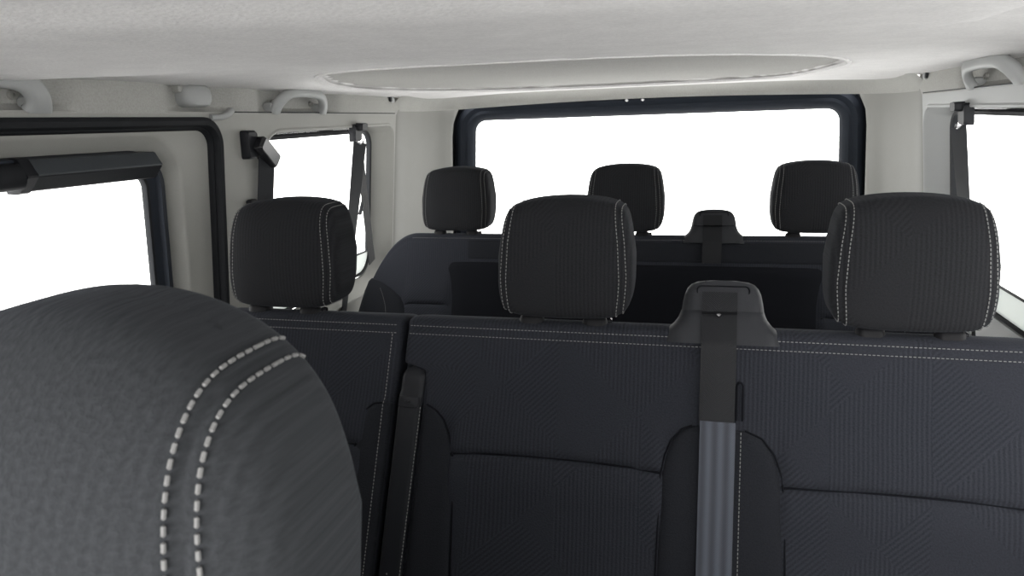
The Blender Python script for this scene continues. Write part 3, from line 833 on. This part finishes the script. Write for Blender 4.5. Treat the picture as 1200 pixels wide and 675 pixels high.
# ---- front seat, close to the camera
r0 = empty('front_seat', (-0.27, 0.05, 0.0), 'closest black cloth front seat with large headrest, cut off by the lower left corner', 'seat')
B0 = Back(-0.70, 0.16, 0.225, 1.040, drop=lambda u: 0.03 * (abs(u + .27) / .43) ** 4, seams=[(.80, -.25, .10, .004)])  # unseen outer half widened to block low light towards the rear rows
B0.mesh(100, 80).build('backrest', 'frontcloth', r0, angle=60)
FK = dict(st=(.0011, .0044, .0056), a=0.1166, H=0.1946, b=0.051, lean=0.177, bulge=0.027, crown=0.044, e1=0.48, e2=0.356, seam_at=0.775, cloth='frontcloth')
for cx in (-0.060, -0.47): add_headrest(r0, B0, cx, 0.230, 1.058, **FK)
cushion_and_base(r0, -0.70, 0.16, -0.42, 0.10)

# ------------------------------------------------------------------ things fixed to the body
def grab_handle(s, y0, y1, name_lab, zt=1.404, deep=0.020, r=0.030, wid=0.0115):
    """arched grab handle hung in its hollow: two feet, one flattened arched grip."""
    o = empty('grab_handle', (s * HW, (y0 + y1) / 2, ZS), name_lab, 'grab handle', None)
    zb = ZS + 0.004; n = 10; P = []; ry = 0.062; r = 0.040
    xx = s * (HW - 0.002)
    P.append(Vector((s * (HW + .002), y0, zb - .002)))
    for k in range(n + 1):
        a = PI - k / n * PI / 2; P.append(Vector((s * (HW - deep * math.sin(k / n * PI / 2)), y0 + ry + ry * math.cos(a), zt - r + r * math.sin(a))))
    for k in range(1, 6): P.append(Vector((s * (HW - deep), y0 + ry + (y1 - y0 - 2 * ry) * k / 6, zt + 0.002 * math.sin(PI * k / 6))))
    for k in range(n + 1):
        a = PI / 2 - k / n * PI / 2; P.append(Vector((s * (HW - deep * math.cos(k / n * PI / 2)), y1 - ry + ry * math.cos(a), zt - r + r * math.sin(a))))
    P.append(Vector((s * (HW + .002), y1, zb - .002)))
    def sec(t):
        g = 1 + 0.45 * abs(2 * t - 1) ** 3
        return rr2(wid * g, 0.0095, 0.0085, 5)
    mb = MB(); bar(mb, P, sec, upv=(s, 0, 0)); g = mb.build('grip', 'plastic2', o, angle=60)
    for y in (y0, y1):
        mb = MB(); box(mb, (s * (HW + .010), y, ZS + 0.010), (.012, .015, .012), .004); f = mb.build('mounting_foot', 'plastic2', o)
    for y in (y0 + .022, y1 - .022):
        mb = MB(); rows = [[Vector((s * (HW + .020) + d, y + r_ * math.cos(a * PI / 6), ZS + .022 + r_ * math.sin(a * PI / 6))) for a in range(12)] for r_, d in ((.007, 0), (.007, -s * .006), (.003, -s * .006), (.0028, -s * .003), (.0003, -s * .003))]
        mb.add(*grid(rows, close_u=True, cap=True)[:2]); mb.build('screw_recess', 'plastic', o)
    return o
grab_handle(-1, 0.62, 0.855, 'light grey grab handle above the sliding door window, cut off by the left edge', r=0.042, wid=0.016)
grab_handle(-1, 1.462, 1.672, 'light grey arched grab handle above the left rear quarter window')
grab_handle(1, 1.515, 1.765, 'light grey arched grab handle above the right rear window', deep=0.026, r=0.036, wid=0.014)

# coat hook
o = empty('coat_hook', (-HW, 1.205, 1.385), 'small rounded grey coat hook tucked between the two left grab handles', 'coat hook')
mb = MB(); rows = []
for d, k in ((-.030, 1), (-.006, 1), (.006, .95), (.011, .8), (.013, .4)):
    rows.append([Vector((-HW + d, 1.205 + a * k, 1.388 + b_ * k)) for a, b_ in [(a, b_ if b_ < 0 else b_ * 1.2) for a, b_ in rr2(.036, .019, .017, 6)]])
mb.add(*grid(rows, close_u=True, cap=True)[:2]); mb.build('hook_tab', 'plastic2', o)
mb = MB(); box(mb, (-HW - .016, 1.205, 1.402), (.012, .042, .008), .003); mb.build('hook_base', 'cove', o)

# small clips where the cove meets the rear header
def clip(s, lab):
    o = empty('trim_clip', (s * HW, 2.095, 1.40), lab, 'trim clip', None)
    mb = MB(); rows = []
    for d, k in ((-.006, 1), (.006, 1), (.009, .85)):
        rows.append([Vector((s * (HW - d), 2.095 + a * k, 1.402 + b_ * k)) for a, b_ in rr2(.016, .010, .009)])
    mb.add(*grid(rows, close_u=True, cap=True)[:2]); mb.build('clip_body', 'plastic2', o)
    mb = MB(); rows = []
    for d, k in ((.004, 1), (.0096, 1)):
        rows.append([Vector((s * (HW - d), 2.083 + a * k, 1.402 + b_ * k)) for a, b_ in rr2(.006, .007, .004)])
    mb.add(*grid(rows, close_u=True, cap=True)[:2]); mb.build('clip_slot', 'tower', o)
clip(-1, 'small oval clip with a dark slot at the left end of the rear header')
clip(1, 'small oval clip with a dark slot at the right end of the rear header')

# roller blind cassette along the top of the sliding door window
o = empty('blind_cassette', (-0.775, 0.95, 1.25), 'dark grey blind cassette along the top of the sliding door window', 'window blind')
CAS_UP = [(0.046, 1.2655), (0.0055, 1.2655), (0.0055, 1.268), (0.018, 1.288), (0.022, 1.290), (0.046, 1.290)]
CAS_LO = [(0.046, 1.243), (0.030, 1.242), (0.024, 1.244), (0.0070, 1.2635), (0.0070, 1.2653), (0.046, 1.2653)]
CAS = [(0.046, 1.243), (0.030, 1.242), (0.024, 1.244), (0.0055, 1.264), (0.0055, 1.267), (0.018, 1.288), (0.022, 1.290), (0.046, 1.290)]
def cas(y0, y1, grow, P):
    cz = 1.267; rows = []
    for y in lin(y0, y1, 4): rows.append([Vector((-(wall_x(cz) + 0.0 + d * (1 + grow)), y, cz + (z - cz) * (1 + grow))) for d, z in P])
    return MB().add(*grid(rows, close_u=True, cap=True)[:2])
cas(0.850, 1.106, 0.0, CAS_UP).build('housing', 'blind', o, angle=25)
cas(0.850, 1.106, 0.0, CAS_LO).build('shaded_underside', 'rubber', o, angle=25)  # lower face split off and coloured black to imitate its shade
cas(0.832, 0.850, 0.12, CAS).build('end_bracket', 'black', o, angle=25)
mb = MB(); rows = []
for k in range(20):
    y = 0.74 + (0.832 - 0.74) * k / 19; c = Vector((-0.778, y, 1.266)); q = 1 + 0.10 * math.sin(k * PI)
    rows.append([c + Vector((0.016 * q * math.cos(a * PI / 8), 0, 0.020 * q * math.sin(a * PI / 8))) for a in range(16)])
mb.add(*grid(rows, close_u=True, cap=True)[:2]); mb.build('roller', 'rubber', o)

# seat belts on the body
def pillar_belt():
    o = empty('seat_belt', (-0.757, 1.385, 0.55), 'black belt hanging from an angled guide on the pillar behind the sliding door', 'seat belt')
    X = lambda y, z, d: Vector((-(wall_x(z) - d), y, z))
    mb = MB(); rows = []
    for d, k in ((-.004, 1), (.014, 1), (.020, .86)):
        rows.append([X(1.350 + a * k + b_ * k * -.10, 1.292 + b_ * k, d) for a, b_ in rr2(.018, .030, .006)])
    mb.add(*grid(rows, close_u=True, cap=True)[:2]); mb.build('guide_cover', 'black', o, angle=35)
    mb = MB(); rows = []
    for d, k in ((.010, 1), (.034, 1), (.040, .86)):
        rr = []
        for a, b_ in rr2(.016, .040, .006):
            an = math.radians(52); y = a * math.cos(an) + b_ * math.sin(an); z = -b_ * math.cos(an) + a * math.sin(an)
            rr.append(X(1.386 + y * k, 1.274 + z * k, d))
        rows.append(rr)
    mb.add(*grid(rows, close_u=True, cap=True)[:2]); mb.build('belt_guide', 'gloss', o, angle=35)
    mb = MB(); P = []; S = []
    for k in range(24):
        t = k / 23; z = 1.262 - 0.71 * t; P.append(X(1.392 - 0.012 * smooth01(t * 4), z, .022 - .008 * t)); S.append((0.25, 1, 0))
    ribbon(mb, P, 0.044, S); mb.build('strap', 'web3', o)
    mb = MB(); box(mb, X(1.355, 1.168, .008), (.008, .012, .007), .003); mb.build('anchor_bolt', 'black', o)
    return o
pillar_belt()
def window_belt(s, ya, label, diag=True):
    o = empty('seat_belt', (s * 0.76, ya, 0.55), label, 'seat belt')
    X = lambda y, z, d: Vector((s * (wall_x(z) - d), y, z))
    mb = MB(); rows = []
    for d, k in ((-.008, 1), (.006, 1), (.012, .9)):
        rows.append([X(ya + a * k, 1.306 + b_ * k, d) for a, b_ in rr2(.021, .024, .008)])
    mb.add(*grid(rows, close_u=True, cap=True)[:2]); mb.build('anchor_cover', 'black', o, angle=35)
    mb = MB(); rows = []
    for d, k in ((.006, 1), (.020, .95), (.026, .8)):
        rows.append([X(ya + .010 + a * k, 1.322 + b_ * k, d) for a, b_ in rr2(.020, .011, .006)])
    mb.add(*grid(rows, close_u=True, cap=True)[:2]); mb.build('anchor_cap', 'black', o, angle=35)
    mb = MB(); bar(mb, [X(ya - .022, 1.282, .014), X(ya - .01, 1.276, .020), X(ya + .01, 1.276, .020), X(ya + .022, 1.282, .014)], rr2(.003, .003, .0028, 3)); mb.build('belt_loop', 'metal', o)
    P = []; S = []; Wd = []
    for k in range(50):
        t = k / 49; z = 1.280 - 0.50 * t
        ang = 0.40 - 0.62 * t          # the webbing turns edge on as it runs down
        P.append(X(ya - 0.010 - 0.075 * t, z, .020 - 0.010 * t)); S.append((-s * math.sin(ang), math.cos(ang), 0)); Wd.append(0.046)
    ribbon(MB(), P, Wd, S).build('strap', 'web3' , o)
    if diag:
        P = []; S = []
        for k in range(30):
            t = k / 29; z = 1.225 - 0.31 * t; P.append(X(ya + .012 + 0.095 * t, z, .012 - .006 * t)); S.append((0, 1, 0.2))
        ribbon(MB(), P, 0.042, S).build('return_strap', 'web', o)
        mb = MB(); P = [X(ya + .085, 1.185 - .001, -.02), X(ya + .05, 1.12, .004), X(ya + .01, 1.075, .012)]
        bar(mb, P, rr2(.005, .003, .002)); mb.build('guide_cord', 'black', o)
    return o
window_belt(-1, 1.855, 'black belt hanging across the left rear quarter window')
window_belt(1, 1.795, 'black belt hanging at the edge of the right rear window', diag=False)
